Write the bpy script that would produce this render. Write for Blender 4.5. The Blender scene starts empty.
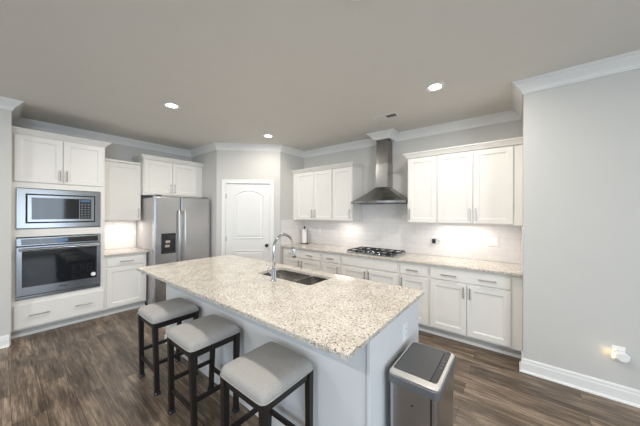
import bpy, bmesh, math, random
from mathutils import Vector, Matrix
random.seed(4)
C = bpy.context.scene.collection
SC = bpy.context.scene
PI = math.pi

# ---------------------------------------------------------------- camera
cam_d = bpy.data.cameras.new('camera'); cam = bpy.data.objects.new('camera', cam_d); C.objects.link(cam)
cam_d.sensor_width = 36; cam_d.sensor_fit = 'HORIZONTAL'; cam_d.lens = 36 * 250.411 / 640
cam_d.clip_start = 0.05
_y, _t, _r = math.radians(38.132), math.radians(0.03), math.radians(0.2)
_F = Vector((-math.sin(_y) * math.cos(_t), math.cos(_y) * math.cos(_t), math.sin(_t)))
_R = Vector((math.cos(_y), math.sin(_y), 0)); _U = _R.cross(_F)
_R, _U = _R * math.cos(_r) + _U * math.sin(_r), _U * math.cos(_r) - _R * math.sin(_r)
m = Matrix((_R, _U, -_F)).transposed().to_4x4(); m.translation = Vector((5.357, -3.962, 1.533))
cam.matrix_world = m
SC.camera = cam

# ---------------------------------------------------------------- view, world, daylight
SC.view_settings.view_transform = 'Standard'; SC.view_settings.look = 'None'
SC.view_settings.gamma = 1; SC.view_settings.use_curve_mapping = False
SC.view_settings.exposure = 0.46
W = bpy.data.worlds.new('world'); SC.world = W; W.use_nodes = True
wn = W.node_tree.nodes; wn.clear()
bg = wn.new('ShaderNodeBackground'); wo = wn.new('ShaderNodeOutputWorld')
bg.inputs[0].default_value = (0.72, 0.86, 1.0, 1); bg.inputs[1].default_value = 2.0
W.node_tree.links.new(bg.outputs[0], wo.inputs[0])

def area(name, loc, direction, sx, sy, power, col, spread=PI):
    l = bpy.data.lights.new(name, 'AREA'); l.shape = 'RECTANGLE'; l.size = sx; l.size_y = sy
    l.energy = power; l.color = col; l.spread = spread
    o = bpy.data.objects.new(name, l); C.objects.link(o); o.location = loc
    o.rotation_euler = Vector(direction).to_track_quat('-Z', 'Y').to_euler()
    return o
DAY = (0.72, 0.86, 1.0)
area('window_daylight', (9.42, -3.05, 1.2), (-1, 0, 0), 1.1, 2.0, 22, DAY)
area('window_daylight', (9.42, -6.2, 1.35), (-1, 0, 0), 2.6, 1.7, 130, DAY)
area('window_daylight', (5.6, -9.42, 1.35), (0, 1, 0), 2.8, 1.8, 42, DAY)
area('window_daylight', (2.4, -9.42, 1.35), (0, 1, 0), 1.8, 1.8, 22, DAY)
WARM = (1.0, 0.95, 0.89)
CANS = [(2.124, -2.71), (2.118, -1.237), (4.709, -1.265), (4.65, -2.72), (4.7, -5.4), (2.2, -5.4), (7.4, -3.6)]
CAN_W = 17.5
def undercab(loc, length, power, vert=False):
    l = bpy.data.lights.new('under_cabinet_light', 'AREA'); l.shape = 'RECTANGLE'
    l.size = length if not vert else .03; l.size_y = .03 if not vert else length
    l.energy = power; l.color = (1.0, 0.95, 0.91)
    o = bpy.data.objects.new('under_cabinet_light', l); C.objects.link(o); o.location = loc
undercab((4.78, -.20, 1.385), .60, 2.0)
undercab((2.98, -.23, 1.385), .34, 1.1)
undercab((.24, -2.74, 1.385), .38, 1.6, True)

# ---------------------------------------------------------------- materials
def srgb(*c):
    return tuple(((x / 255) / 12.92 if x / 255 <= .04045 else ((x / 255 + .055) / 1.055) ** 2.4) for x in c) + (1,)
def mat(name, col, rough=.5, metal=0, spec=.5, noise=0.03, nscale=6, bump=0, bscale=200, emit=None, estr=0, coat=0, stretch=None):
    m = bpy.data.materials.new(name); m.use_nodes = True
    N = m.node_tree.nodes; L = m.node_tree.links; b = N['Principled BSDF']
    b.inputs['Roughness'].default_value = rough; b.inputs['Metallic'].default_value = metal
    b.inputs['Specular IOR Level'].default_value = spec; b.inputs['Coat Weight'].default_value = coat
    tc = N.new('ShaderNodeTexCoord'); mp = N.new('ShaderNodeMapping'); L.new(tc.outputs['Object'], mp.inputs[0])
    if stretch: mp.inputs['Scale'].default_value = stretch
    nz = N.new('ShaderNodeTexNoise'); nz.inputs['Scale'].default_value = nscale; nz.inputs['Detail'].default_value = 3
    L.new(mp.outputs[0], nz.inputs[0])
    mx = N.new('ShaderNodeMix'); mx.data_type = 'RGBA'
    mx.inputs[6].default_value = tuple(max(0, v * (1 - noise * 2)) for v in col[:3]) + (1,)
    mx.inputs[7].default_value = tuple(min(1, v * (1 + noise * 2)) for v in col[:3]) + (1,)
    L.new(nz.outputs[0], mx.inputs[0]); L.new(mx.outputs[2], b.inputs['Base Color'])
    if bump:
        n2 = N.new('ShaderNodeTexNoise'); n2.inputs['Scale'].default_value = bscale; n2.inputs['Detail'].default_value = 2
        L.new(mp.outputs[0], n2.inputs[0])
        bp = N.new('ShaderNodeBump'); bp.inputs['Strength'].default_value = bump; bp.inputs['Distance'].default_value = .002
        L.new(n2.outputs[0], bp.inputs['Height']); L.new(bp.outputs[0], b.inputs['Normal'])
    if emit:
        b.inputs['Emission Color'].default_value = emit; b.inputs['Emission Strength'].default_value = estr
    return m
M = {}
M['wall'] = mat('grey_wall_paint', srgb(204, 202, 197), .75, noise=.01, bump=.15, bscale=350)
M['ceiling'] = mat('ceiling_paint', srgb(222, 219, 213), .9, noise=.01, bump=.1, bscale=300)
M['trim'] = mat('white_trim_paint', srgb(232, 231, 228), .4, noise=.008)
M['cab'] = mat('white_cabinet_paint', srgb(232, 229, 223), .38, noise=.008)
M['toe'] = mat('toe_kick_shaded_paint', srgb(190, 188, 184), .5, noise=.02)  # greyer than the cabinets: shade of the toe recess put into the colour
M['island'] = mat('island_paint', srgb(222, 223, 224), .5, noise=.01)
M['door'] = mat('white_door_paint', srgb(230, 229, 226), .4, noise=.008)
M['steel'] = mat('brushed_steel', (.56, .57, .59, 1), .24, 1, noise=.10, nscale=60, stretch=(1, 1, 14))
M['steel_h'] = mat('brushed_steel_horizontal', (.42, .44, .47, 1), .22, 1, noise=.06, nscale=40, stretch=(1, 1, 25))
M['microsteel'] = mat('microwave_steel', (.44, .45, .47, 1), .2, 1, noise=.06, nscale=40, stretch=(1, 1, 25))
M['hoodsteel'] = mat('hood_steel', (.27, .26, .25, 1), .27, 1, noise=.07, nscale=50, stretch=(14, 14, 1))
M['sleeve'] = mat('hood_steel_highlit', (.40, .39, .38, 1), .22, 1, noise=.1, nscale=50, stretch=(14, 14, 1))  # hood steel again, lightened: the chimney highlight is put into the colour
M['cansteel'] = mat('bin_steel', (.50, .505, .52, 1), .3, 1, noise=.07, nscale=50, stretch=(14, 14, 1))
M['nickel'] = mat('brushed_nickel', (.40, .385, .36, 1), .3, 1)
M['chrome'] = mat('polished_chrome', (.62, .64, .67, 1), .08, 1, noise=.01)
M['sinksteel'] = mat('sink_steel', (.62, .61, .59, 1), .2, 1)
M['fridgeside'] = mat('fridge_side_grey', srgb(186, 182, 180), .45, .1, noise=.03)
M['glass_black'] = mat('black_glass', (.012, .013, .016, 1), .06, 0, .7, coat=.4)
M['black'] = mat('black_plastic', (.018, .018, .02, 1), .35)
M['iron'] = mat('cast_iron', (.025, .027, .032, 1), .5, .3)
M['darkgrey'] = mat('dark_grey_plastic', (.045, .046, .05, 1), .38)
M['midgrey'] = mat('mid_grey_plastic', (.15, .155, .165, 1), .35, .2)
M['rim'] = mat('satin_silver', (.62, .60, .57, 1), .3, .75)
M['wood'] = mat('espresso_wood', (.011, .008, .007, 1), .42, noise=.25, nscale=12, stretch=(4, 4, .6))
M['fabric'] = mat('grey_linen', srgb(170, 167, 163), .95, noise=.16, nscale=220, bump=.6, bscale=600)
M['plastic'] = mat('white_plastic', srgb(238, 238, 236), .35)
M['paper'] = mat('paper_towel', srgb(240, 236, 230), .95, bump=.3)
M['bronze'] = mat('dark_bronze', (.05, .042, .036, 1), .4, .6)
M['slot'] = mat('dark_slot', (.02, .02, .02, 1), .7)
M['lamp'] = mat('lit_lamp_lens', (1, 1, 1, 1), .5, emit=(1, .95, .86, 1), estr=25)
M['nightlamp'] = mat('lit_amber_lens', (1, .8, .5, 1), .5, emit=(1, .72, .35, 1), estr=1.2)
M['display'] = mat('blue_display', (.05, .1, .2, 1), .2, emit=(.25, .5, .9, 1), estr=.12)
M['keys'] = mat('grey_key_print', srgb(150, 155, 165), .5)
M['bluecap'] = mat('metal_glide', (.05, .055, .065, 1), .25, .6)

def granite():
    m = bpy.data.materials.new('speckled_granite'); m.use_nodes = True
    N = m.node_tree.nodes; L = m.node_tree.links; b = N['Principled BSDF']
    tc = N.new('ShaderNodeTexCoord')
    def noise(s, d=2, off=0):
        mp = N.new('ShaderNodeMapping'); mp.inputs['Location'].default_value = (off, off * 2, off)
        L.new(tc.outputs['Object'], mp.inputs[0])
        n = N.new('ShaderNodeTexNoise'); n.inputs['Scale'].default_value = s; n.inputs['Detail'].default_value = d
        n.inputs['Roughness'].default_value = .6
        L.new(mp.outputs[0], n.inputs[0]); return n.outputs[0]
    def ramp(src, a, b_):
        r = N.new('ShaderNodeMapRange'); r.inputs[1].default_value = a; r.inputs[2].default_value = b_
        L.new(src, r.inputs[0]); return r.outputs[0]
    def mix(f, a, bcol):
        x = N.new('ShaderNodeMix'); x.data_type = 'RGBA'; L.new(f, x.inputs[0])
        if isinstance(a, tuple): x.inputs[6].default_value = a
        else: L.new(a, x.inputs[6])
        x.inputs[7].default_value = bcol; return x.outputs[2]
    c = mix(ramp(noise(9, 3), .4, .62), srgb(208, 201, 189), srgb(192, 183, 169))
    c = mix(ramp(noise(60, 3, 3), .55, .61), c, srgb(172, 162, 150))
    c = mix(ramp(noise(95, 2, 7), .58, .64), c, srgb(240, 236, 230))
    c = mix(ramp(noise(80, 2, 11), .62, .66), c, srgb(112, 98, 88))
    c = mix(ramp(noise(75, 2, 17), .645, .67), c, srgb(52, 46, 44))
    L.new(c, b.inputs['Base Color']); b.inputs['Roughness'].default_value = .12
    b.inputs['Specular IOR Level'].default_value = .45
    return m
M['granite'] = granite()

def edge_granite():
    m = M['granite'].copy(); m.name = 'granite_dark_edge'
    return m

def floor_mat():
    m = bpy.data.materials.new('wood_plank_floor'); m.use_nodes = True
    N = m.node_tree.nodes; L = m.node_tree.links; b = N['Principled BSDF']
    tc = N.new('ShaderNodeTexCoord')
    br = N.new('ShaderNodeTexBrick'); br.offset = .37; br.offset_frequency = 2
    br.inputs['Scale'].default_value = 1; br.inputs['Brick Width'].default_value = 1.25
    br.inputs['Row Height'].default_value = .17; br.inputs['Mortar Size'].default_value = .0014
    br.inputs['Color1'].default_value = (0, 0, 0, 1); br.inputs['Color2'].default_value = (1, 1, 1, 1)
    br.inputs['Mortar'].default_value = (.5, .5, .5, 1); br.inputs['Bias'].default_value = 0
    L.new(tc.outputs['Object'], br.inputs[0])
    mp = N.new('ShaderNodeMapping'); mp.inputs['Scale'].default_value = (.9, 5.5, 1); L.new(tc.outputs['Object'], mp.inputs[0])
    add = N.new('ShaderNodeVectorMath'); add.operation = 'ADD'
    sc = N.new('ShaderNodeVectorMath'); sc.operation = 'SCALE'; sc.inputs['Scale'].default_value = 13
    L.new(br.outputs['Color'], sc.inputs[0]); L.new(mp.outputs[0], add.inputs[0]); L.new(sc.outputs[0], add.inputs[1])
    g = N.new('ShaderNodeTexNoise'); g.inputs['Scale'].default_value = 2.2; g.inputs['Detail'].default_value = 8
    g.inputs['Roughness'].default_value = .68; g.inputs['Distortion'].default_value = .25
    L.new(add.outputs[0], g.inputs[0])
    r = N.new('ShaderNodeValToRGB'); e = r.color_ramp.elements
    e[0].position = .37; e[0].color = srgb(60, 49, 41); e[1].position = .66; e[1].color = srgb(166, 148, 128)
    k = e.new(.5); k.color = srgb(104, 89, 75)
    mp2 = N.new('ShaderNodeMapping'); mp2.inputs['Scale'].default_value = (3, 70, 1); L.new(tc.outputs['Object'], mp2.inputs[0])
    g2 = N.new('ShaderNodeTexNoise'); g2.inputs['Scale'].default_value = 1.5; g2.inputs['Detail'].default_value = 4; L.new(mp2.outputs[0], g2.inputs[0])
    gm = N.new('ShaderNodeMix'); gm.inputs[0].default_value = .38; L.new(g.outputs[0], gm.inputs[2]); L.new(g2.outputs[0], gm.inputs[3])
    L.new(gm.outputs[0], r.inputs[0])
    tone = N.new('ShaderNodeMix'); tone.data_type = 'RGBA'; tone.blend_type = 'MULTIPLY'; tone.inputs[0].default_value = 1
    mr = N.new('ShaderNodeMapRange'); mr.inputs[3].default_value = .70; mr.inputs[4].default_value = 1.25
    L.new(br.outputs['Color'], mr.inputs[0]); L.new(r.outputs[0], tone.inputs[6]); L.new(mr.outputs[0], tone.inputs[7])
    seam = N.new('ShaderNodeMix'); seam.data_type = 'RGBA'; seam.inputs[7].default_value = srgb(40, 32, 28)
    L.new(br.outputs['Fac'], seam.inputs[0]); L.new(tone.outputs[2], seam.inputs[6])
    L.new(seam.outputs[2], b.inputs['Base Color'])
    b.inputs['Roughness'].default_value = .34; b.inputs['Specular IOR Level'].default_value = .4
    bp = N.new('ShaderNodeBump'); bp.inputs['Strength'].default_value = .15; bp.inputs['Distance'].default_value = .002
    L.new(g.outputs[0], bp.inputs['Height']); L.new(bp.outputs[0], b.inputs['Normal'])
    return m
M['floor'] = floor_mat()

def tile_mat(name, rot):
    m = bpy.data.materials.new(name); m.use_nodes = True
    N = m.node_tree.nodes; L = m.node_tree.links; b = N['Principled BSDF']
    tc = N.new('ShaderNodeTexCoord'); sp = N.new('ShaderNodeSeparateXYZ'); cb = N.new('ShaderNodeCombineXYZ')
    L.new(tc.outputs['Object'], sp.inputs[0]); L.new(sp.outputs['X' if not rot else 'Y'], cb.inputs[0]); L.new(sp.outputs['Z'], cb.inputs[1])
    br = N.new('ShaderNodeTexBrick'); br.inputs['Scale'].default_value = 1
    br.inputs['Brick Width'].default_value = .152; br.inputs['Row Height'].default_value = .076
    br.inputs['Mortar Size'].default_value = .0015; br.inputs['Mortar Smooth'].default_value = .3
    br.inputs['Color1'].default_value = srgb(234, 230, 227); br.inputs['Color2'].default_value = srgb(229, 225, 222)
    br.inputs['Mortar'].default_value = srgb(214, 208, 203)
    L.new(cb.outputs[0], br.inputs[0]); L.new(br.outputs['Color'], b.inputs['Base Color'])
    bp = N.new('ShaderNodeBump'); bp.inputs['Strength'].default_value = .3; bp.inputs['Distance'].default_value = .002; bp.invert = True
    L.new(br.outputs['Fac'], bp.inputs['Height']); L.new(bp.outputs[0], b.inputs['Normal'])
    b.inputs['Roughness'].default_value = .18
    return m
M['tile'] = tile_mat('white_subway_tile', False); M['tile_y'] = tile_mat('white_subway_tile_side', True)
mg = bpy.data.materials.new('window_glass'); mg.use_nodes = True
_b = mg.node_tree.nodes['Principled BSDF']; _b.inputs['Transmission Weight'].default_value = 1; _b.inputs['Roughness'].default_value = 0; _b.inputs['IOR'].default_value = 1.05
M['pane'] = mg

# ---------------------------------------------------------------- helpers
def origin(o):
    v = Vector((0, 0, 0))
    while o: v += Vector(o.location); o = o.parent
    return v
def obj(name, bm, material, parent=None, base=None, bevel=0, smooth=False, seg=2):
    """one mesh object; bm is in world coordinates"""
    me = bpy.data.meshes.new(name)
    bmesh.ops.recalc_face_normals(bm, faces=bm.faces)
    off = origin(parent) if parent else Vector((0, 0, 0))
    loc = Vector(base) if base is not None else Vector((0, 0, 0))
    bmesh.ops.translate(bm, verts=bm.verts, vec=-(off + loc))
    bm.to_mesh(me); bm.free()
    o = bpy.data.objects.new(name, me); C.objects.link(o); o.location = loc
    if isinstance(material, (list, tuple)):
        for x in material: me.materials.append(x)
    else: me.materials.append(material)
    if parent: o.parent = parent
    if smooth:
        for p in me.polygons: p.use_smooth = True
    if bevel:
        b = o.modifiers.new('bevel', 'BEVEL'); b.width = bevel; b.segments = seg; b.limit_method = 'ANGLE'; b.angle_limit = math.radians(40)
    return o
def tag(o, label, cat, group=None):
    o['label'] = label; o['category'] = cat
    if group: o['group'] = group
    return o
def thing(name, loc, label, cat, group=None):
    o = bpy.data.objects.new(name, None); C.objects.link(o); o.location = loc; o.empty_display_size = .1
    return tag(o, label, cat, group)
def struct(name, bm, material, parent=None, bevel=0, label=None):
    o = obj(name, bm, material, parent, bevel=bevel)
    if not parent: o['kind'] = 'structure'
    if label: o['label'] = label
    return o
def B(): return bmesh.new()
def hexa(bm, P, mi=0):
    v = [bm.verts.new(p) for p in P]
    for f in ((0, 3, 2, 1), (4, 5, 6, 7), (0, 1, 5, 4), (1, 2, 6, 5), (2, 3, 7, 6), (3, 0, 4, 7)):
        bm.faces.new([v[i] for i in f]).material_index = mi
    return bm
def box(bm, x0, x1, y0, y1, z0, z1, mi=0):
    return hexa(bm, [(x0, y0, z0), (x1, y0, z0), (x1, y1, z0), (x0, y1, z0), (x0, y0, z1), (x1, y0, z1), (x1, y1, z1), (x0, y1, z1)], mi)
class Fr:
    """wall frame: a along the wall, d out of the wall, z up"""
    def __init__(s, o, u, n): s.o = Vector(o + (0,)); s.u = Vector(u + (0,)); s.n = Vector(n + (0,))
    def __call__(s, a, d, z): return s.o + s.u * a + s.n * d + Vector((0, 0, z))
FB = Fr((0, 0), (1, 0), (0, -1))            # cooktop wall: a = x
FL = Fr((0, 0), (0, 1), (1, 0))             # oven wall: a = y
def fbox(bm, f, a0, a1, d0, d1, z0, z1):
    return hexa(bm, [f(a0, d0, z0), f(a1, d0, z0), f(a1, d1, z0), f(a0, d1, z0), f(a0, d0, z1), f(a1, d0, z1), f(a1, d1, z1), f(a0, d1, z1)])
def loops(bm, rings, cap0=True, cap1=True, closed=True):
    R = [[bm.verts.new(p) for p in r] for r in rings]
    n = len(R[0])
    for a, b in zip(R, R[1:]):
        for i in range(n if closed else n - 1):
            j = (i + 1) % n; bm.faces.new((a[i], a[j], b[j], b[i]))
    if cap0: bm.faces.new(R[0][::-1])
    if cap1: bm.faces.new(R[-1])
    return bm
def inset(bm, f, a0, a1, z0, z1, prof, cap0=True):
    """prof: list of (inset, depth)"""
    return loops(bm, [[f(a0 + i, d, z0 + i), f(a1 - i, d, z0 + i), f(a1 - i, d, z1 - i), f(a0 + i, d, z1 - i)] for i, d in prof], cap0)
def tube(bm, pts, r, n=10, cap=True):
    pts = [Vector(p) for p in pts]; rs = r if isinstance(r, (list, tuple)) else [r] * len(pts)
    rings = []; up = None
    for i, p in enumerate(pts):
        t = (pts[min(i + 1, len(pts) - 1)] - pts[max(i - 1, 0)]).normalized()
        if up is None: up = Vector((0, 0, 1)) if abs(t.z) < .9 else Vector((1, 0, 0))
        s = t.cross(up).normalized(); up = s.cross(t).normalized()
        rings.append([p + (s * math.cos(2 * PI * k / n) + up * math.sin(2 * PI * k / n)) * rs[i] for k in range(n)])
    return loops(bm, rings, cap, cap)
def lathe(bm, cx, cy, prof, n=24, cap=True):
    return loops(bm, [[(cx + r * math.cos(2 * PI * k / n), cy + r * math.sin(2 * PI * k / n), z) for k in range(n)] for r, z in prof], cap, cap)
def sweep(bm, path, prof, ends=True):
    """prof: (out, z) closed polygon; path walked with the room on its right"""
    P = [Vector((p[0], p[1])) for p in path]; rings = []
    for i, p in enumerate(P):
        ds = []
        if i > 0: ds.append((P[i] - P[i - 1]).normalized())
        if i < len(P) - 1: ds.append((P[i + 1] - P[i]).normalized())
        ns = [Vector((d.y, -d.x)) for d in ds]
        if len(ns) == 2:
            mm = (ns[0] + ns[1]).normalized(); mm = mm / max(.2, mm.dot(ns[0]))
        else: mm = ns[0]
        rings.append([(p.x + mm.x * o, p.y + mm.y * o, z) for o, z in prof])
    return loops(bm, rings, ends, ends)
def rrect(x0, x1, y0, y1, r, z, n=5):
    out = []
    for cx, cy, a0 in ((x1 - r, y1 - r, 0), (x0 + r, y1 - r, 90), (x0 + r, y0 + r, 180), (x1 - r, y0 + r, 270)):
        for k in range(n + 1):
            a = math.radians(a0 + 90 * k / n); out.append((cx + r * math.cos(a), cy + r * math.sin(a), z))
    return out

# ---------------------------------------------------------------- setting
H = 2.81
XE, YR_ = 9.5, -9.5
struct('floor', box(B(), -.2, XE + .1, YR_ - .1, .1, -.1, 0), M['floor'])
struct('ceiling', box(B(), -.2, XE + .1, YR_ - .1, .1, H, H + .1), M['ceiling'])
struct('wall_left', box(B(), -.1, 0, -3.89, .1, 0, H), M['wall'])
struct('wall_back', box(B(), -.1, 5.5, 0, .1, 0, H), M['wall'])
struct('wall_left_near', box(B(), -.1, .79, YR_, -3.89, 0, H), M['wall'])
struct('wall_right', box(B(), 5.41, XE, -.816, 0, 0, H), M['wall'])
struct('wall_fridge_side', box(B(), 0, .99, -1.5, -1.40, 0, H), M['wall'])
struct('wall_pantry_side', box(B(), 1.72, 1.82, -.687, 0, 0, H), M['wall'])
a_ = Vector((.99, -1.5)); b_ = Vector((1.82, -.687)); u_ = (b_ - a_).normalized(); LD = (b_ - a_).length
FP = Fr((a_.x, a_.y), (u_.x, u_.y), (u_.y, -u_.x))
bm = B(); fbox(bm, FP, 0, .155, -.1, 0, 0, H); fbox(bm, FP, .985, LD, -.1, 0, 0, H); fbox(bm, FP, .155, .985, -.1, 0, 2.09, H)
struct('wall_pantry_front', bm, M['wall'])
# far walls behind the photographer, with windows
def wall_with_holes(name, f, a0, a1, holes):
    bm = B(); xs = a0
    for h0, h1, z0, z1 in sorted(holes):
        fbox(bm, f, xs, h0, -.12, 0, 0, H); fbox(bm, f, h0, h1, -.12, 0, z1, H)
        if z0 > 0: fbox(bm, f, h0, h1, -.12, 0, 0, z0)
        xs = h1
    fbox(bm, f, xs, a1, -.12, 0, 0, H); struct(name, bm, M['wall'])
    return holes
FE = Fr((XE, 0), (0, 1), (-1, 0)); FS = Fr((0, YR_), (1, 0), (0, 1))
hE = [(-7.5, -4.9, .5, 2.2), (-3.6, -2.5, .05, 2.2)]; hS = [(1.5, 3.3, .5, 2.3), (4.2, 7.0, .5, 2.3)]
wall_with_holes('wall_far_right', FE, YR_, -.816, hE)
wall_with_holes('wall_rear', FS, .79, XE, hS)
k = 0
for f, hs in ((FE, hE), (FS, hS)):
    for (h0, h1, z0, z1) in hs:
        k += 1; bm = B()
        inset(bm, f, h0 - .07, h1 + .07, z0 - .04, z1 + .07, [(0, 0), (0, .02), (.08, .02), (.08, -.1)], False)
        w = struct('window_%d' % k, bm, M['trim'])
        bm = B(); mid = (h0 + h1) / 2; fbox(bm, f, mid - .02, mid + .02, -.08, -.05, z0, z1)
        struct('window_frame', bm, M['trim'], w)
        struct('window_pane', fbox(B(), f, h0, h1, -.105, -.1, z0, z1), M['pane'], w)

CROWN = [(0, H), (0, H - .112), (.010, H - .112), (.010, H - .100), (.016, H - .096), (.020, H - .082), (.034, H - .062), (.054, H - .042), (.066, H - .030), (.066, H - .022), (.080, H - .016), (.080, H - .010), (.090, H - .010), (.090, H)]
path = [(.79, YR_), (.79, -3.89), (0, -3.89), (0, -1.5), (.99, -1.5), (1.82, -.687), (1.82, 0), (3.5, 0), (3.5, -.27), (3.82, -.27), (3.82, 0), (5.41, 0), (5.41, -.816), (XE, -.816)]
main = path[:7] + path[11:]
struct('trim_1', sweep(B(), main, CROWN), M['trim'], label='white crown moulding around the ceiling')
BASE = [(0, 0), (.014, 0), (.014, .09), (.011, .1), (.011, .118), (.006, .130), (0, .130)]
SHOE = [(.0141, 0), (.028, 0), (.028, .008), (.022, .017), (.0141, .019)]
for nm, pth in (('baseboard_left', [(.79, YR_), (.79, -3.90)]), ('baseboard_right', [(5.41, -.66), (5.41, -.816), (XE, -.816)])):
    o = struct(nm, sweep(B(), pth, BASE), M['trim'])
    struct('shoe_moulding', sweep(B(), pth, SHOE), M['trim'], o)
pa = [(FP(0.0, 0, 0).x, FP(0, 0, 0).y), (FP(.085, 0, 0).x, FP(.085, 0, 0).y)]
struct('baseboard_pantry', sweep(B(), pa, BASE), M['trim'])
pa = [(FP(1.062, 0, 0).x, FP(1.062, 0, 0).y), (b_.x, b_.y)]
struct('baseboard_pantry_right', sweep(B(), pa, BASE), M['trim'])
# pantry door
bm = B(); T = .016
for (c0, c1, z0, z1) in ((.09, .162, 0, 2.155), (.978, 1.05, 0, 2.155), (.162, .978, 2.083, 2.155)):
    inset(bm, FP, c0, c1, z0, z1, [(0, .0005), (0, T * .7), (.01, T), (.03, T * .8)])
struct('trim_2', bm, M['trim'], label='white casing around the pantry door')
bm = B(); fbox(bm, FP, .155, .167, -.1, .0, 0, 2.08); fbox(bm, FP, .973, .985, -.1, .0, 0, 2.08); fbox(bm, FP, .155, .985, -.1, 0, 2.078, 2.09)
struct('trim_3', bm, M['trim'])
dr = struct('door_1', fbox(B(), FP, .170, .970, -.045, -.008, .01, 2.075), M['door'], label='white two panel pantry door with an arched upper panel')
def arch_ring(i, d, a0, a1, z0, zs, rise, n=16):
    a0 += i; a1 -= i; z0 += i; zs -= i
    P = [FP(a0, d, z0), FP(a1, d, z0), FP(a1, d, zs)]
    for k in range(1, n):
        t = k / n; s = 1 - (2 * t - 1) ** 2; P.append(FP(a1 + (a0 - a1) * t, d, zs + rise * s))
    P.append(FP(a0, d, zs)); return P
prof = [(0, -.009), (.005, .001), (.014, .002), (.024, -.0075), (.036, -.0075), (.065, -.001)]
bm = B(); loops(bm, [arch_ring(i, d, .31, .86, 1.045, 1.875, .09) for i, d in prof])
struct('raised_panel', bm, M['door'], dr)
bm = B(); inset(bm, FP, .31, .86, .20, .835, prof); struct('raised_panel', bm, M['door'], dr)
bm = B(); c = FP(.915, 0, .918); nn = FP.n
tube(bm, [c + nn * -.009, c + nn * .0, c + nn * .001], [.032, .032, .026], 20); tube(bm, [c, c + nn * .022, c + nn * .03, c + nn * .045, c + nn * .056, c + nn * .060], [.010, .010, .024, .029, .021, .006], 20)
struct('door_knob', bm, M['bronze'], dr)
for z in (.25, 1.05, 1.84):
    struct('hinge', fbox(B(), FP, .158, .176, -.012, .004, z - .045, z + .045), M['nickel'], dr)

# ---------------------------------------------------------------- cabinet parts
def pull_v(f, a, d, z0, z1, parent):
    bm = B(); tube(bm, [f(a, d + .028, z0), f(a, d + .028, z1)], .0065, 8)
    for z in (z0 + .02, z1 - .02): tube(bm, [f(a, d - .001, z), f(a, d + .028, z)], .005, 8)
    return obj('handle', bm, M['nickel'], parent, smooth=False)
def pull_h(f, a0, a1, d, z, parent):
    bm = B(); tube(bm, [f(a0, d + .028, z), f(a1, d + .028, z)], .0065, 8)
    for a in (a0 + .02, a1 - .02): tube(bm, [f(a, d - .001, z), f(a, d + .028, z)], .005, 8)
    return obj('handle', bm, M['nickel'], parent)
def shaker(f, a0, a1, z0, z1, d, parent, w=.058, handle=None):
    bm = B(); inset(bm, f, a0, a1, z0, z1, [(0, d - .019), (0, d - .002), (.002, d), (w, d), (w + .005, d - .004), (w + .009, d - .005), (w + .011, d - .010)])
    o = obj('door', bm, M['cab'], parent)
    if handle: pull_v(f, handle[0], d, handle[1], handle[2], o)
    return o
def drawer(f, a0, a1, z0, z1, d, parent, pulls=()):
    bm = B(); inset(bm, f, a0, a1, z0, z1, [(0, d - .019), (0, d - .004), (.004, d)])
    o = obj('drawer', bm, M['cab'], parent)
    for (p0, p1) in pulls: pull_h(f, p0, p1, d, (z0 + z1) / 2, o)
    return o
def base_unit(f, a0, a1, label, dz, doors, drawers, group=None, depth=.61):
    b = f((a0 + a1) / 2, depth / 2, 0)
    t = thing('base_cabinet', b, label, 'cabinet', group)
    bm = B(); fbox(bm, f, a0 + .001, a1 - .001, .012, depth, .10, .886)
    obj('body', bm, M['cab'], t)
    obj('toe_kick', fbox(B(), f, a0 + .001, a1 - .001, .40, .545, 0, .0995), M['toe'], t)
    obj('shoe_moulding', fbox(B(), f, a0 + .001, a1 - .001, .5455, .562, 0, .030), M['trim'], t)
    for d0, d1, hx in doors: shaker(f, d0, d1, .12, .703, depth + .02, t, handle=(hx, .55, .68) if hx else None)
    for d0, d1, pulls in drawers: drawer(f, d0, d1, .727, .853, depth + .02, t, pulls)
    return t
g = None
base_unit(FB, 1.83, 2.775, 'white base cabinet in the corner by the pantry wall, two drawers over two doors', 0,
          [(1.87, 2.30, 2.27), (2.306, 2.745, 2.336)], [(1.87, 2.30, [(2.02, 2.15)]), (2.306, 2.745, [(2.46, 2.59)])])
base_unit(FB, 2.775, 3.155, 'narrow white base cabinet just left of the cooktop cabinet', 0,
          [(2.80, 3.14, 3.11)], [(2.80, 3.14, [(2.90, 3.03)])])
base_unit(FB, 3.155, 4.10, 'white base cabinet under the gas cooktop, plain panel over two doors', 0,
          [(3.18, 3.627, 3.597), (3.633, 4.08, 3.663)], [(3.18, 4.08, [])])
base_unit(FB, 4.10, 4.485, 'narrow white base cabinet just right of the cooktop cabinet', 0,
          [(4.12, 4.465, 4.15)], [(4.12, 4.465, [(4.21, 4.36)])])
base_unit(FB, 4.485, 5.4095, 'wide white base cabinet at the right wall, one long drawer over two doors', 0,
          [(4.505, 4.902, 4.872), (4.908, 5.312, 4.938)], [(4.505, 5.312, [(4.63, 4.80), (5.02, 5.19)])])
base_unit(FL, -3.024, -2.497, 'white base cabinet between the wall oven and the refrigerator', 0,
          [(-2.998, -2.535, -2.56)], [(-2.998, -2.535, [(-2.85, -2.68)])])

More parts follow.
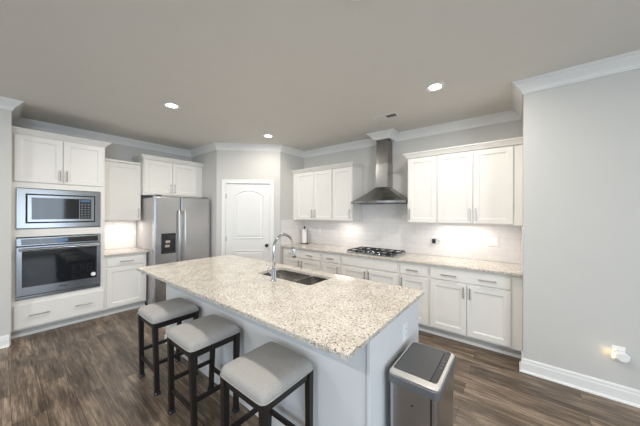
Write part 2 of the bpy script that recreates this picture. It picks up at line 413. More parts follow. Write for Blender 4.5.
def upper_unit(name, f, a0, a1, z0, z1, depth, label, doors, dz0, dz1, hz, back=.002, cat='cabinet'):
    t = thing(name, f((a0 + a1) / 2, depth / 2, z0), label, cat)
    bm = B(); fbox(bm, f, a0 + .001, a1 - .001, back, depth, z0 + .0, z1)
    obj('body', bm, M['cab'], t)
    for d0, d1, hx in doors: shaker(f, d0, d1, dz0, dz1, depth + .02, t, handle=(hx,) + hz)
    return t
HZ = (1.445, 1.60)
def light_strip(x, y, L_, label, vert=False):
    bm = B()
    if vert: box(bm, x - .02, x + .02, y - L_ / 2, y + L_ / 2, 1.386, 1.3975)
    else: box(bm, x - L_ / 2, x + L_ / 2, y - .02, y + .02, 1.386, 1.3975)
    o = obj('light_bar', bm, M['plastic'], None, base=(x, y, 1.3975)); tag(o, label, 'light')
u = upper_unit('wall_cabinet', FB, 1.822, 2.79, 1.398, 2.32, .33, 'white wall cabinet beside the pantry corner, two doors over the paper towels', [(1.935, 2.368, 2.338), (2.374, 2.778, 2.404)], 1.41, 2.31, HZ)
u = upper_unit('wall_cabinet', FB, 2.79, 3.198, 1.398, 2.32, .33, 'narrow single door white wall cabinet left of the range hood', [(2.80, 3.188, 3.16)], 1.41, 2.31, HZ)
u = upper_unit('wall_cabinet', FB, 4.115, 4.517, 1.398, 2.32, .33, 'narrow single door white wall cabinet right of the range hood', [(4.127, 4.506, 4.157)], 1.41, 2.31, HZ)
u = upper_unit('wall_cabinet', FB, 4.517, 5.4105, 1.398, 2.32, .33, 'wide two door white wall cabinet nearest the right wall', [(4.528, 4.928, 4.898), (4.934, 5.326, 4.964)], 1.41, 2.31, HZ)
u = upper_unit('wall_cabinet', FL, -3.024, -2.495, 1.398, 2.335, .33, 'single door white wall cabinet between the oven column and the refrigerator', [(-2.985, -2.503, -2.535)], 1.41, 2.325, HZ)
tag(obj('cabinet_top_trim', fbox(B(), FL, -3.024, -2.497, .003, .358, 2.336, 2.372), M['cab'], base=(0.17, -2.77, 2.336), bevel=.006), 'flat white trim on top of the low wall cabinet left of the refrigerator', 'trim')
u = upper_unit('wall_cabinet', FL, -2.494, -1.502, 1.83, 2.43, .45, 'deep two door white cabinet above the refrigerator', [(-2.482, -2.053, -2.083), (-2.047, -1.612, -2.017)], 1.85, 2.42, (1.88, 2.04))

def ccrown(z0, h, o):
    return [(-.03, z0), (.004, z0), (.008, z0 + h * .15), (o * .35, z0 + h * .35), (o * .75, z0 + h * .75), (o, z0 + h * .82), (o, z0 + h), (-.03, z0 + h)]
def cab_crown(path, z0, h, o, label, base):
    tag(obj('cabinet_crown', sweep(B(), path, ccrown(z0, h, o)), M['cab'], base=base), label, 'moulding')
# walked with the outside on the right
cab_crown([(4.115, -.003), (4.115, -.35), (5.409, -.35)], 2.321, .065, .05, 'white crown moulding on top of the wall cabinets right of the hood', (4.75, -.17, 2.321))
cab_crown([(1.824, -.35), (3.198, -.35), (3.198, -.003)], 2.321, .055, .05, 'white crown moulding on top of the wall cabinets left of the hood', (2.5, -.17, 2.321))
cab_crown([(.003, -2.494), (.47, -2.494), (.47, -1.503)], 2.431, .065, .055, 'white crown moulding on top of the cabinet above the refrigerator', (.3, -2.0, 2.431))
cab_crown([(.63, -3.888), (.63, -3.026), (.003, -3.026)], 2.481, .065, .055, 'white crown moulding on top of the oven column', (.3, -3.4, 2.481))
light_strip(4.78, -.20, .62, 'slim under cabinet light below the widest right wall cabinet')
light_strip(2.98, -.23, .36, 'slim under cabinet light below the narrow cabinet left of the hood')
light_strip(.24, -2.74, .4, 'slim under cabinet light below the left wall cabinet', True)

# oven column: a face frame with real openings
OV = (-3.850, -3.0745)
t = thing('oven_cabinet', (.31, -3.445, 0), 'tall white cabinet column holding the microwave and wall oven', 'cabinet')
bm = B(); A0, A1 = -3.888, -3.0255
fbox(bm, FL, A0, A1, .01, .60, .10, .44); fbox(bm, FL, A0, A1, .01, .60, 1.85, 2.48)
fbox(bm, FL, A0, A1, .01, .03, .44, 1.85); fbox(bm, FL, A0, A0 + .018, .03, .60, .44, 1.85); fbox(bm, FL, A1 - .018, A1, .03, .60, .44, 1.85); fbox(bm, FL, A0 + .018, A1 - .018, .03, .60, 1.235, 1.315)
obj('body', bm, M['cab'], t)
bm = B()
fbox(bm, FL, A0, A0 + .036, .601, .62, .10, 2.48); fbox(bm, FL, A1 - .047, A1, .601, .62, .10, 2.48)
for z0, z1 in ((.10, .462), (1.228, 1.325), (1.83, 2.48)): fbox(bm, FL, A0 + .036, A1 - .047, .601, .62, z0, z1)
obj('face_frame', bm, M['cab'], t)
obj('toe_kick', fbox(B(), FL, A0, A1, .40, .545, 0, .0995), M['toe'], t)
obj('shoe_moulding', fbox(B(), FL, A0, A1, .5455, .562, 0, .030), M['trim'], t)
shaker(FL, -3.866, -3.459, 1.905, 2.47, .64, t, handle=(-3.484, 1.935, 2.08))
shaker(FL, -3.453, -3.045, 1.905, 2.47, .64, t, handle=(-3.422, 1.935, 2.08))
o = drawer(FL, -3.868, -3.04, .12, .405, .64, t, [(-3.75, -3.575), (-3.335, -3.165)])

# wall oven
t = thing('wall_oven', (.63, -3.455, .47), 'stainless steel wall oven with a black glass door below the microwave', 'oven')
a0, a1 = OV
obj('body', fbox(B(), FL, a0 + .02, a1 - .02, .06, .6205, .475, 1.20), M['black'], t)
bm = B(); fbox(bm, FL, a0, a1, .621, .646, 1.118, 1.215); cp = obj('control_panel', bm, M['steel_h'], t, bevel=.003)
obj('glass', fbox(B(), FL, a0 + .04, a1 - .03, .6462, .649, 1.130, 1.203), M['glass_black'], cp)
obj('display', fbox(B(), FL, a0 + .34, a0 + .44, .6492, .650, 1.150, 1.185), M['display'], cp)
dd = B(); inset(dd, FL, a0, a1, .515, 1.108, [(0, .621), (0, .655), (.003, .658), (.0, .658)][:3]); dd = obj('door', dd, M['steel_h'], t)
obj('window', fbox(B(), FL, a0 + .045, a1 - .045, .6581, .6605, .615, 1.055), M['glass_black'], dd, bevel=.001)
bm = B(); tube(bm, [FL(a0 + .02, .70, 1.075), FL(a1 - .02, .70, 1.075)], .014, 14)
for a in (a0 + .045, a1 - .045): fbox(bm, FL, a - .012, a + .012, .657, .70, 1.063, 1.087)
obj('handle', bm, M['steel_h'], dd)
obj('badge', fbox(B(), FL, -3.50, -3.41, .6581, .659, .560, .570), M['darkgrey'], dd)
bm = B(); cc = FL(-3.155, .6606, .665); tube(bm, [cc, cc + FL.n * .0006], .026, 24); obj('sticker', bm, M['plastic'], dd)
bm = B(); fbox(bm, FL, a0, a1, .621, .640, .475, .503); obj('vent_trim', bm, M['steel_h'], t)
obj('vent_slot', fbox(B(), FL, a0 + .01, a1 - .01, .621, .632, .5032, .5148), M['slot'], t)
# microwave
t = thing('microwave', (.63, -3.455, 1.33), 'built in stainless steel microwave above the wall oven', 'microwave')
obj('body', fbox(B(), FL, -3.80, -3.11, .08, .6205, 1.36, 1.79), M['black'], t)
bm = B(); inset(bm, FL, a0, a1, 1.333, 1.823, [(0, .621), (0, .636), (.003, .639), (.060, .639), (.060, .6215)], False); obj('trim_kit', bm, M['microsteel'], t)
obj('gap_shade', fbox(B(), FL, -3.777, -3.134, .6208, .6255, 1.394, 1.762), M['slot'], t)  # dark sheet painting in the shade of the gap around the door
bm = B(); inset(bm, FL, -3.764, -3.146, 1.410, 1.746, [(0, .626), (0, .646), (.003, .649), (.03, .649), (.032, .643)], True); dd = obj('door', bm, M['microsteel'], t)
obj('window', fbox(B(), FL, -3.728, -3.30, .6435, .6465, 1.443, 1.712), M['glass_black'], dd)
kp = obj('keypad', fbox(B(), FL, -3.296, -3.181, .6435, .6475, 1.443, 1.712), M['black'], dd)
obj('display', fbox(B(), FL, -3.285, -3.192, .6476, .6482, 1.675, 1.70), M['display'], kp)
for r in range(6):
    for c_ in range(3):
        obj('button', fbox(B(), FL, -3.280 + c_ * .033, -3.264 + c_ * .033, .6476, .6482, 1.464 + r * .034, 1.472 + r * .034), M['keys'], kp)

# ---------------------------------------------------------------- worktops, backsplash
def slab(name, x0, x1, y0, y1, label, z0=.887, z1=.914):
    return tag(obj(name, box(B(), x0, x1, y0, y1, z0, z1), M['granite'], base=((x0 + x1) / 2, (y0 + y1) / 2, z0), bevel=.004), label, 'countertop')
slab('countertop', 1.823, 5.409, -.65, -.003, 'long speckled granite countertop along the cooktop wall')
slab('countertop', .003, .65, -3.024, -2.475, 'short speckled granite countertop between wall oven and refrigerator')
def splash(bm, m_, label, base):
    tag(obj('backsplash', bm, m_, base=base), label, 'backsplash')
bm = B(); box(bm, 1.829, 3.199, -.008, -.0005, .915, 1.397); box(bm, 3.199, 4.114, -.008, -.0005, .915, 1.688); box(bm, 4.114, 5.401, -.008, -.0005, .915, 1.397)
splash(bm, M['tile'], 'white tile backsplash along the cooktop wall', (3.6, -.004, .915))
splash(box(B(), 1.8205, 1.828, -.66, -.0005, .915, 1.50 - .1), M['tile_y'], 'white tile return on the pantry side wall beside the paper towels', (1.824, -.33, .915))
splash(box(B(), 5.402, 5.4095, -.66, -.0005, .915, 1.397), M['tile_y'], 'white tile return on the right end of the cooktop counter', (5.406, -.33, .915))
splash(box(B(), .0005, .008, -3.024, -2.47, .915, 1.397), M['tile_y'], 'white tile backsplash between wall oven and refrigerator', (.004, -2.73, .915))

# ---------------------------------------------------------------- refrigerator
t = thing('refrigerator', (.42, -2.0, 0), 'stainless steel side by side refrigerator with water dispenser', 'refrigerator')
y0, y1 = -2.462, -1.545; ys = -2.062
obj('body', box(B(), .03, .765, y0, y1, .02, 1.775), M['fridgeside'], t, bevel=.004)
obj('kick_grille', box(B(), .70, .80, y0 + .02, y1 - .02, .0, .0195), M['slot'], t)
def fdoor(a0, a1, sub=None):
    bm = B(); inset(bm, FL, a0, a1, .05, 1.80, [(0, .770), (0, .832), (.004, .842), (.012, .848), (.03, .850)])
    return obj('door', bm, M['steel'], t)
d1 = fdoor(y0, ys - .004); d2 = fdoor(ys + .004, y1)
for d_, a in ((d1, ys - .045), (d2, ys + .045)):
    bm = B(); tube(bm, [FL(a, .849, .62), FL(a, .885, .64), FL(a, .905, .70), FL(a, .91, 1.1), FL(a, .905, 1.50), FL(a, .885, 1.56), FL(a, .849, 1.58)], .015, 12)
    obj('handle', bm, M['rim'], d_, smooth=True)
bm = B(); inset(bm, FL, -2.365, -2.150, .862, 1.192, [(0, .8495), (0, .856), (.012, .856), (.014, .8505)]); dp = obj('water_dispenser', bm, M['black'], d1)
obj('control_display', fbox(B(), FL, -2.34, -2.175, .856, .8575, 1.10, 1.165), M['glass_black'], dp)
obj('button', fbox(B(), FL, -2.30, -2.235, .8515, .8575, 1.035, 1.075), M['rim'], dp)
obj('paddle', fbox(B(), FL, -2.31, -2.245, .8515, .8605, .965, 1.005), M['rim'], dp)
obj('drip_tray', fbox(B(), FL, -2.34, -2.175, .851, .870, .872, .885), M['darkgrey'], dp)
bm = B()
for a in (y0 + .03, y1 - .11): fbox(bm, FL, a, a + .08, .70, .83, 1.7755 if False else 1.801, 1.816)
obj('hinge_cover', bm, M['darkgrey'], t, bevel=.004)

# ---------------------------------------------------------------- range hood
t = thing('range_hood', (3.67, -.25, 1.69), 'stainless steel chimney range hood above the cooktop', 'range hood')
def hring(x0, x1, yb, yf, arc, z, n=14):
    P = [(x0, yb, z), (x0, yf, z)]
    for k in range(1, n):
        s = k / n; P.append((x0 + (x1 - x0) * s, yf - arc * math.sin(PI * s), z))
    return P + [(x1, yf, z), (x1, yb, z)]
hx0, hx1, cx0, cx1 = 3.206, 4.108, 3.565, 3.765
rings = [hring(hx0 + .02, hx1 - .02, -.012, -.385, .11, 1.69), hring(hx0, hx1, -.01, -.395, .12, 1.692), hring(hx0, hx1, -.01, -.395, .12, 1.722)]
for s in (.15, .35, .6, .85, 1):
    q = 1 - (1 - s) ** 1.0; e = s ** .92
    rings.append(hring(hx0 + (cx0 - hx0) * e, hx1 + (cx1 - hx1) * e, -.01, -.395 + (.395 - .23) * e, .12 * (1 - e), 1.722 + .225 * (s ** 1.1)))
obj('canopy', loops(B(), rings), M['hoodsteel'], t)
bm = B(); box(bm, cx0, cx1, -.23, -.01, 1.948, 2.33); obj('lower_chimney', bm, M['sleeve'], t, bevel=.003)
bm = B(); box(bm, cx0 + .008, cx1 - .008, -.222, -.01, 2.331, 2.699); obj('upper_chimney', bm, M['hoodsteel'], t, bevel=.002)
for x in (3.31, 3.68):
    bm = B(); box(bm, x, x + .34, -.34, -.07, 1.684, 1.6895); obj('grease_filter', bm, M['darkgrey'], t)
for x in (3.57, 3.62, 3.67, 3.72):
    bm = B(); tube(bm, [(x, -.50 + abs(x - 3.665) * .1, 1.707), (x, -.506 + abs(x - 3.665) * .1, 1.707)], .007, 10); obj('button', bm, M['rim'], t)  # silver discs on the canopy lip, standing in for its bright highlights
t = obj('chimney_crown', sweep(B(), [(3.555, -.002), (3.555, -.238), (3.795, -.238), (3.795, -.002)], [(0, H - .001), (0, H - .105), (.012, H - .105), (.03, H - .075), (.062, H - .04), (.092, H - .022), (.10, H - .014), (.10, H - .001)]), M['trim'], base=(3.675, -.12, H - .1))
tag(t, 'white boxed crown moulding around the top of the hood chimney', 'moulding')

# ---------------------------------------------------------------- cooktop
t = thing('cooktop', (3.615, -.32, .914), 'stainless steel gas cooktop with black cast iron grates', 'cooktop')
X0, X1, Y0, Y1 = 3.215, 4.015, -.575, -.055
obj('tray', loops(B(), [rrect(X0, X1, Y0, Y1, .02, .9145), rrect(X0, X1, Y0, Y1, .02, .921), rrect(X0 + .008, X1 - .008, Y0 + .008, Y1 - .008, .015, .925), rrect(X0 + .02, X1 - .02, Y0 + .02, Y1 - .02, .01, .922)]), M['steel_h'], t)
gw = (X1 - X0 - .04) / 3
for k in range(3):
    g0 = X0 + .02 + k * gw + .004; g1 = g0 + gw - .008; yb, yf = Y1 - .02, (Y0 + .02 if k != 1 else Y0 + .13)
    bm = B(); r = .0048; z = .947
    for x in (g0 + r, g1 - r): box(bm, x - r, x + r, yf, yb, z - .008, z + .008)
    for y in (yf + r, (yf + yb) / 2, yb - r): box(bm, g0 + 2 * r, g1 - 2 * r, y - r, y + r, z - .008, z + .007)
    box(bm, (g0 + g1) / 2 - r, (g0 + g1) / 2 + r, yf + 2 * r, yb - 2 * r, z - .006, z + .009)
    for x in (g0 + r, g1 - r):
        for y in (yf + r, yb - r): box(bm, x - r, x + r, y - r, y + r, .925, z - .008)
    obj('grate', bm, M['iron'], t)
    for yy in ((yf + yb) / 2 + .115, (yf + yb) / 2 - .115) if k != 1 else ((yf + yb) / 2,):
        bm = B(); xx = (g0 + g1) / 2; lathe(bm, xx, yy, [(.05, .9255), (.048, .934), (.036, .935), (.035, .942), (.001, .943)], 20, False); obj('burner', bm, M['iron'], t)
for k in range(5):
    bm = B(); xx = 3.42 + k * .085; yy = Y0 + .065
    lathe(bm, xx, yy, [(.022, .9235), (.022, .930), (.017, .932), (.016, .953), (.013, .956)], 16); obj('knob', bm, M['chrome'], t)

# ---------------------------------------------------------------- island
t = thing('kitchen_island', (3.42, -2.3, 0), 'white painted kitchen island base with stools along one side', 'island')
ix0, ix1, iy0, iy1 = 2.10, 4.758, -2.755, -1.965
bx0, bx1 = ix0, ix1 - .020
def rg(x0, x1, y0, y1, z): return [(x0, y0, z), (x1, y0, z), (x1, y1, z), (x0, y1, z)]
obj('body', loops(B(), [rg(bx0, bx1, iy0, iy1, 0), rg(bx0, bx1, iy0, iy1, .887), rg(bx0 + .02, bx1 - .02, iy0 + .02, iy1 - .007, .887), rg(bx0 + .02, bx1 - .02, iy0 + .02, iy1 - .007, .60)]), M['island'], t)
bm = B(); box(bm, ix1 - .0195, ix1, iy0 - .014, iy1 + .015, 0, .887); obj('end_panel', bm, M['island'], t, bevel=.002)
BS = [(0, .0), (.012, .0), (.012, .085), (.006, .098), (0, .098)]
bm = B(); box(bm, ix0 - .012, ix1 - .021, iy0 - .012, iy0 + .0005, 0, .09); obj('baseboard', bm, M['trim'], t, bevel=.003)
bm = B(); box(bm, ix0 - .012, ix0 - .0005, iy0 + .001, iy1, 0, .09); obj('baseboard', bm, M['trim'], t, bevel=.003)
# doors on the cooktop side of the island
FI = Fr((0, iy1), (-1, 0), (0, 1))
for x0_, x1_ in ((2.12, 2.60), (2.61, 3.09), (3.15, 3.60), (3.61, 4.06), (4.12, 4.70)):
    shaker(FI, -x1_, -x0_, .12, .86, .0205, t, handle=(-x0_ - .03, .68, .81))

# granite slab with a cut-out for the sink
sx0, sx1, sy0, sy1 = 3.25, 3.97, -2.338, -1.985
def slab_hole(X0, X1, Y0, Y1, hx0, hx1, hy0, hy1, z0, z1):
    bm = B(); n = 4
    def ring(z, i):
        return rrect(hx0 + i, hx1 - i, hy0 + i, hy1 - i, .04, z, n)
    outer = lambda z, i: [(X1 - i, Y1 - i, z), (X0 + i, Y1 - i, z), (X0 + i, Y0 + i, z), (X1 - i, Y0 + i, z)]
    def face(z, oi):
        O_ = [bm.verts.new(p) for p in outer(z, oi)]; I = [bm.verts.new(p) for p in ring(z, 0)]
        for c_ in range(4):
            seg = I[c_ * (n + 1):(c_ + 1) * (n + 1)]
            for a, b in zip(seg, seg[1:]): bm.faces.new((O_[c_], a, b))
            bm.faces.new((O_[c_], seg[-1], I[((c_ + 1) * (n + 1)) % len(I)], O_[(c_ + 1) % 4]))
        return O_, I
    e = .004
    Ot, It = face(z1, e); Ob, Ib = face(z0, 0)
    Om = [bm.verts.new(p) for p in outer(z1 - e, 0)]
    for a, b in ((Ob, Om), (Om, Ot)):
        for k in range(4): bm.faces.new((a[k], a[(k + 1) % 4], b[(k + 1) % 4], b[k]))
    for k in range(len(It)): bm.faces.new((It[k], It[(k + 1) % len(It)], Ib[(k + 1) % len(It)], Ib[k]))
    return bm
tag(obj('countertop', slab_hole(2.000, 4.777, -3.024, -1.858, sx0, sx1, sy0, sy1, .888, .914), M['granite'], base=(3.4, -2.43, .88)), 'large speckled granite slab on the kitchen island around the sink', 'countertop')
t = thing('sink', (3.61, -2.16, .66), 'double bowl stainless steel sink set into the island top', 'sink')
for x0_, x1_ in ((sx0 - .006, 3.690), (3.710, sx1 + .006)):
    y0_, y1_ = sy0 - .006, sy1 + .006
    R = [rrect(x0_, x1_, y0_, y1_, .04, .887), rrect(x0_ + .003, x1_ - .003, y0_ + .003, y1_ - .003, .04, .72), rrect(x0_ + .03, x1_ - .03, y0_ + .03, y1_ - .03, .03, .685), rrect(x0_ + .1, x1_ - .1, y0_ + .1, y1_ - .1, .02, .680)]
    Ro = [rrect(x0_ - .003 + .0, x1_ + .003, y0_ - .003, y1_ + .003, .04, .887)] + [[(p[0], p[1], p[2] - .004) for p in rrect(x0_, x1_, y0_, y1_, .04, .72)]] + [[(p[0], p[1], .678) for p in rrect(x0_ + .03, x1_ - .03, y0_ + .03, y1_ - .03, .03, .68)]]
    bm = B(); loops(bm, Ro[::-1] + R, True, True); obj('bowl', bm, M['sinksteel'], t)
    bm = B(); lathe(bm, (x0_ + x1_) / 2, (y0_ + y1_) / 2, [(.045, .6805), (.045, .683), (.035, .684), (.01, .681)], 20); obj('drain', bm, M['chrome'], t)
obj('divider', box(B(), 3.694, 3.706, sy0 + .001, sy1 - .001, .70, .872), M['sinksteel'], t, bevel=.003)
# faucet
fx, fy = 3.622, -2.43
t = thing('faucet', (fx, fy, .914), 'tall arched chrome pull down faucet behind the island sink', 'faucet')
bm = B(); lathe(bm, fx, fy, [(.030, .9145), (.030, .920), (.026, .924), (.022, .930), (.022, 1.02), (.017, 1.03), (.0145, 1.04)], 20); obj('base', bm, M['chrome'], t, smooth=True)
pts = [(fx, fy, 1.03), (fx, fy, 1.10), (fx, fy, 1.19)]
R_ = .124
for k in range(1, 15):
    a = PI - (PI + .12) * k / 15 if False else PI * (1 - k / 15 * 1.0)
    pts.append((fx, fy + R_ + R_ * math.cos(a), 1.205 + R_ * math.sin(a)))
pts.append((fx, fy + 2 * R_, 1.205)); pts.append((fx, fy + 2 * R_ + .004, 1.19))
bm = B(); tube(bm, pts, .0145, 14); obj('spout', bm, M['chrome'], t, smooth=True)
bm = B(); e = Vector(pts[-1]); dn = Vector((0, .18, -1)).normalized(); tube(bm, [e - dn * .002, e + dn * .015, e + dn * .06, e + dn * .095, e + dn * .10], [.0155, .020, .022, .024, .018], 14); obj('spray_head', bm, M['chrome'], t, smooth=True)
bm = B(); tube(bm, [(fx - .018, fy, .985), (fx - .048, fy, .985), (fx - .052, fy, .985)], [.013, .013, .010], 12); tube(bm, [(fx - .044, fy, .987), (fx - .055, fy - .01, 1.02), (fx - .075, fy - .025, 1.06)], [.006, .006, .005], 10); obj('lever', bm, M['chrome'], t, smooth=True)

# ---------------------------------------------------------------- bar stools
def make_stool(cx, cy, label):
    t = thing('bar_stool', (cx, cy, 0), label, 'stool', 'upholstered stools along the island')
    hx, hy = .200, .198; bm = B(); n = 14
    def srow(s, z, dome=0):
        return [(cx + hx * s * x, cy + hy * s * y, z) for x, y in sq]
    sq = []
    for k in range(4 * n):
        a = 2 * PI * k / (4 * n) + PI / 4; c_, s_ = math.cos(a), math.sin(a); e = 2 / 12
        sq.append((math.copysign(abs(c_) ** e, c_), math.copysign(abs(s_) ** e, s_)))
    prof = [(.955, .596), (.985, .599), (1, .606), (1.004, .615), (.995, .628), (.97, .642), (.92, .653), (.84, .661), (.70, .668), (.5, .673), (.25, .676), (.02, .677)]
    seat = obj('seat', loops(bm, [srow(s, z) for s, z in prof]), M['fabric'], t, smooth=True)
    pp = [(cx + hx * 1.006 * x, cy + hy * 1.006 * y, .607) for x, y in sq]
    bm = B(); tube(bm, pp + [pp[0], pp[1]], .0035, 6); obj('piping', bm, M['fabric'], seat, smooth=True)
    tp, w, ZT = .172, .0185, .595
    kx = lambda z: .172 + .014 * (1 - z / ZT)
    ky = lambda z: .172 - .014 * (1 - z / ZT)
    def P(sx, sy, z): return cx + sx * kx(z), cy + sy * ky(z)
    for sx in (-1, 1):
        for sy in (-1, 1):
            R = []
            for z, ww in ((0.0125, w * .92), (.30, w * .95), (ZT, w * 1.05)):
                x, y = P(sx, sy, z); R.append([(x - ww, y - ww, z), (x + ww, y - ww, z), (x + ww, y + ww, z), (x - ww, y + ww, z)])
            l = obj('leg', loops(B(), R), M['wood'], t, bevel=.003)
            x, y = P(sx, sy, 0); bm = B(); loops(bm, [rrect(x - q, x + q, y - q, y + q, .006, z, 2) for q, z in ((.023, 0), (.022, .012), (.0195, .022), (.0195, .026), (.0175, .026), (.0175, .011))]); obj('foot_glide', bm, M['bluecap'], l)
    for s in (-1, 1):
        bm = B(); box(bm, cx - tp + .02, cx + tp - .02, cy + s * tp - .009, cy + s * tp + .009, .548, .594); obj('apron', bm, M['wood'], t)
        bm = B(); box(bm, cx + s * tp - .009, cx + s * tp + .009, cy - tp + .02, cy + tp - .02, .548, .594); obj('apron', bm, M['wood'], t)
        zl = .19; k = kx(zl); q = ky(zl)
        bm = B(); box(bm, cx - k + .0175, cx + k - .0175, cy + s * q - .009, cy + s * q + .009, zl - .014, zl + .014); obj('stretcher', bm, M['wood'], t)
        zl = .255; k = kx(zl); q = ky(zl)
        bm = B(); box(bm, cx + s * k - .009, cx + s * k + .009, cy - q + .0175, cy + q - .0175, zl - .014, zl + .014); obj('stretcher', bm, M['wood'], t)
    return t
def copy_tree(o, parent=None):
    c = o.copy(); C.objects.link(c)
    if parent: c.parent = parent
    for ch in o.children: copy_tree(ch, c)
    return c
s0 = make_stool(2.785, -2.985, 'grey cushioned dark wood bar stool farthest left, nearest the refrigerator')
for x, lab in ((3.463, 'grey cushioned dark wood bar stool in the middle of the three'), (4.210, 'grey cushioned dark wood bar stool nearest the trash can, rightmost of three')):
    c = copy_tree(s0); c.location = (x, -2.992, 0); c['label'] = lab

# ---------------------------------------------------------------- trash can
t = thing('trash_can', (4.925, -2.415, 0), 'rectangular stainless steel sensor trash can beside the island end panel', 'trash can')
tx0, tx1, ty0, ty1 = 4.792, 5.062, -2.632, -2.205
bm = B(); loops(bm, [rrect(tx0 + .012, tx1 - .012, ty0 + .012, ty1 - .012, .02, .012), rrect(tx0 + .008, tx1 - .008, ty0 + .008, ty1 - .008, .022, .60)]); obj('body', bm, M['cansteel'], t)
bm = B(); box(bm, tx1 - .045, tx1 - .037, ty0 + .0065, ty0 + .0078, .02, .598); obj('corner_seam', bm, M['black'], t)
bm = B(); loops(bm, [rrect(tx0 + .01, tx1 - .01, ty0 + .01, ty1 - .01, .02, 0), rrect(tx0 + .008, tx1 - .008, ty0 + .008, ty1 - .008, .022, .0118)]); obj('base_ring', bm, M['black'], t)
bm = B(); loops(bm, [rrect(tx0 + .002, tx1 - .002, ty0 + .002, ty1 - .002, .025, .6005), rrect(tx0, tx1, ty0, ty1, .027, .615), rrect(tx0, tx1, ty0, ty1, .027, .640), rrect(tx0 + .004, tx1 - .004, ty0 + .004, ty1 - .004, .027, .643)]); obj('collar', bm, M['midgrey'], t)
bm = B(); loops(bm, [rrect(tx0 + .004, tx1 - .004, ty0 + .004, ty1 - .004, .027, .6432), rrect(tx0 + .003, tx1 - .003, ty0 + .003, ty1 - .003, .027, .652), rrect(tx0 + .007, tx1 - .007, ty0 + .007, ty1 - .007, .025, .658), rrect(tx0 + .014, tx1 - .022, ty0 + .045, ty1 - .012, .018, .660), rrect(tx0 + .015, tx1 - .023, ty0 + .046, ty1 - .013, .018, .650)]); obj('rim', bm, M['rim'], t)
bm = B(); loops(bm, [rrect(tx0 + .017, tx1 - .058, ty0 + .048, ty1 - .015, .014, .6502), rrect(tx0 + .017, tx1 - .058, ty0 + .048, ty1 - .015, .014, .655), rrect(tx0 + .020, tx1 - .061, ty0 + .051, ty1 - .018, .012, .657)]); obj('lid', bm, M['darkgrey'], t)
bm = B(); loops(bm, [rrect(tx1 - .055, tx1 - .025, ty0 + .048, ty1 - .015, .006, .6502), rrect(tx1 - .055, tx1 - .025, ty0 + .048, ty1 - .015, .006, .6565)]); sp = obj('sensor_strip', bm, M['black'], t)
for k, y in enumerate((-2.42, -2.38, -2.34)):
    bm = B(); lathe(bm, tx1 - .04, y, [(.006, .6566), (.005, .6575)], 12); obj('button', bm, M['midgrey'], sp)
bm = B(); lathe(bm, 0, 0, [(.006, 0), (.004, .001)], 12); bmesh.ops.rotate(bm, verts=bm.verts, matrix=Matrix.Rotation(PI / 2, 3, 'X')); bmesh.ops.translate(bm, verts=bm.verts, vec=(4.927, ty0 + .0085, .52)); obj('emblem', bm, M['black'], t)

# ---------------------------------------------------------------- paper towels
t = thing('paper_towel_holder', (1.98, -.16, .914), 'upright dark paper towel holder with a white roll in the corner', 'paper towel holder')
bm = B(); lathe(bm, 1.98, -.16, [(.078, .9145), (.078, .922), (.070, .930), (.012, .931)], 24); obj('base', bm, M['bronze'], t)
bm = B(); lathe(bm, 1.98, -.16, [(.008, .931), (.008, 1.225), (.016, 1.232), (.019, 1.245), (.012, 1.262), (.003, 1.266)], 14); obj('pole', bm, M['bronze'], t, smooth=True)
bm = B(); tube(bm, [(2.05, -.16, .925), (2.05, -.16, 1.20)], .004, 8); obj('tension_arm', bm, M['bronze'], t)
bm = B(); lathe(bm, 1.98, -.16, [(.0095, .932), (.052, .932), (.052, 1.205), (.0095, 1.205)], 28, False); tag(obj('paper_towel_roll', bm, M['paper'], base=(1.98, -.16, .932)), 'white paper towel roll on the dark upright holder', 'paper towels')

# ---------------------------------------------------------------- outlets and switches
def plate(f, a, z, d, w, h, label, kinds, name='wall_outlet', cat='outlet'):
    t = thing(name, f(a, d, z), label, cat)
    bm = B(); inset(bm, f, a - w / 2, a + w / 2, z - h / 2, z + h / 2, [(0, d + .0003), (0, d + .004), (.005, d + .007)]); obj('plate', bm, M['plastic'], t)
    n = len(kinds)
    for i, kd in enumerate(kinds):
        c_ = a + (i - (n - 1) / 2) * .046
        if kd == 'switch':
            obj('rocker', fbox(B(), f, c_ - .016, c_ + .016, d + .006, d + .010, z - .033, z + .033), M['plastic'], t, bevel=.001)
        else:
            for s in (-1, 1):
                r = obj('socket', fbox(B(), f, c_ - .016, c_ + .016, d + .006, d + .0085, z + s * .020 - .014, z + s * .020 + .014), M['plastic'], t, bevel=.001)
                bm = B(); fbox(bm, f, c_ - .007, c_ - .005, d + .0086, d + .009, z + s * .02 - .003, z + s * .02 + .006); fbox(bm, f, c_ + .005, c_ + .007, d + .0086, d + .009, z + s * .02 - .003, z + s * .02 + .006)
                obj('slots', bm, M['slot'], r)
    return t
plate(FB, 2.23, 1.165, .008, .075, .115, 'white wall outlet to the right of the paper towels', ['outlet'])
plate(FB, 2.97, 1.15, .008, .12, .115, 'double white wall outlet on the tiles left of the cooktop', ['outlet', 'outlet'])
plate(FB, 4.42, 1.15, .008, .12, .115, 'double white wall outlet with a black plug, right of the cooktop', ['outlet', 'outlet'])
plate(FB, 5.12, 1.165, .008, .12, .115, 'white double switch plate on the tiles near the right wall', ['switch', 'switch'], 'switch_plate', 'switch')
plate(FL, -2.71, 1.12, .008, .115, .07, 'white outlet on the tiles between wall oven and refrigerator', ['switch'])
plate(Fr((ix1, 0), (0, 1), (1, 0)), -2.25, .725, .0, .075, .12, 'white outlet on the island end panel above the trash can', ['outlet'])
bm = B(); inset(bm, FB, 4.38, 4.424, 1.095, 1.16, [(0, .0175), (0, .045), (.004, .05)]); tag(obj('plug_adapter', bm, M['black'], base=(4.40, -.02, 1.13)), 'small black plug adapter in the outlet right of the cooktop', 'plug')
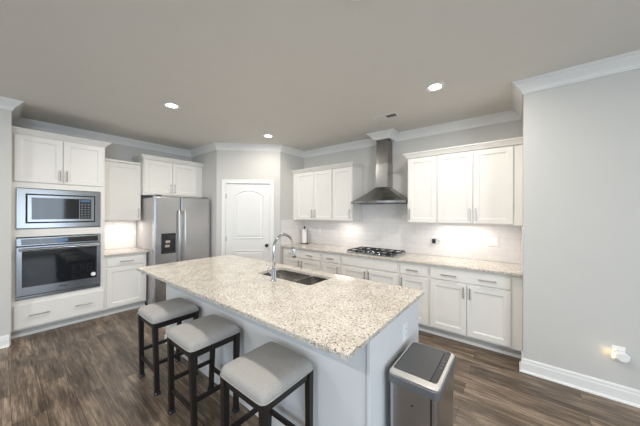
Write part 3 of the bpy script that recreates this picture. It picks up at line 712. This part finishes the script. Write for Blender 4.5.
bm = B(); inset(bm, FB, 4.455, 4.50, 1.145, 1.195, [(0, .0175), (0, .04), (.006, .046)]); tag(obj('plug_adapter', bm, M['plastic'], base=(4.47, -.02, 1.17)), 'small white plug adapter beside the black one right of the cooktop', 'plug')
FR = Fr((0, -.816), (1, 0), (0, -1))
plate(FR, 6.02, .385, .0, .075, .12, 'white outlet low on the right grey wall behind the night light', ['outlet'])
t = thing('night_light', (6.025, -.846, .38), 'white plug in night light glowing low on the right grey wall', 'night light')
bm = B(); P8 = lambda s, d: [FR(6.035 + s * .042 * math.cos(PI / 8 + PI / 4 * k), d, .375 + s * .042 * math.sin(PI / 8 + PI / 4 * k)) for k in range(8)]
loops(bm, [P8(.8, .010), P8(1, .016), P8(1, .045), P8(.8, .052)]); obj('body', bm, M['plastic'], t)
obj('lens', fbox(B(), FR, 5.978, 5.992, .016, .040, .352, .398), M['nightlamp'], t, bevel=.002)
pl = bpy.data.lights.new('night_light_lamp', 'POINT'); pl.energy = .03; pl.color = (1, .78, .42); pl.shadow_soft_size = .01
po = bpy.data.objects.new('night_light_lamp', pl); C.objects.link(po); po.location = (5.958, -.852, .385)

# ---------------------------------------------------------------- ceiling lights and vent
labs = ['recessed ceiling light above the wall ovens side of the room', 'recessed ceiling light in front of the pantry door', 'recessed ceiling light above the right end of the cooktop counter', 'recessed ceiling light above the near end of the island', 'recessed ceiling light behind the photographer on the right', 'recessed ceiling light behind the photographer on the left', 'recessed ceiling light at the far right of the room']
for (x, y), lb in zip(CANS, labs):
    t = thing('recessed_light', (x, y, H), lb, 'ceiling light', 'recessed ceiling lights')
    bm = B(); lathe(bm, x, y, [(.057, H - .001), (.088, H - .001), (.090, H - .004), (.084, H - .009), (.057, H - .005)], 28, False); obj('trim_ring', bm, M['trim'], t)
    bm = B(); lathe(bm, x, y, [(.056, H - .001), (.056, H - .004), (.03, H - .006)], 28); obj('lens', bm, M['lamp'], t)
    l = bpy.data.lights.new('recessed_lamp', 'AREA'); l.shape = 'DISK'; l.size = .13; l.energy = CAN_W * (.42 if (x, y) == CANS[1] else .82 if (x, y) == CANS[2] else .88 if (x, y) == CANS[3] else 1); l.color = WARM
    o = bpy.data.objects.new('recessed_lamp', l); C.objects.link(o); o.location = (x, y, H - .012)
t = thing('ceiling_vent', (4.0, -.83, H), 'small white rectangular air vent in the ceiling near the hood', 'vent')
vx, vy = 4.0, -.83
obj('backing', box(B(), vx - .14, vx + .14, vy - .055, vy + .055, H - .003, H - .0005), M['slot'], t)
bm = B()
for b_4 in ((-.16, -.135, -.075, .075), (.135, .16, -.075, .075), (-.135, .135, -.075, -.05), (-.135, .135, .05, .075)): box(bm, vx + b_4[0], vx + b_4[1], vy + b_4[2], vy + b_4[3], H - .009, H - .0005)
obj('frame', bm, M['trim'], t, bevel=.002)
for k in range(12):
    x = vx - .130 + k * .0218; bm = B(); lo, hi = ((0, .020) if k < 6 else (.012, 0))
    hexa(bm, [(x + lo, vy - .049, H - .010), (x + lo + .0015, vy - .049, H - .010), (x + lo + .0015, vy + .049, H - .010), (x + lo, vy + .049, H - .010),
              (x + hi, vy - .049, H - .0032), (x + hi + .0015, vy - .049, H - .0032), (x + hi + .0015, vy + .049, H - .0032), (x + hi, vy + .049, H - .0032)])
    obj('slat', bm, M['trim'], t)
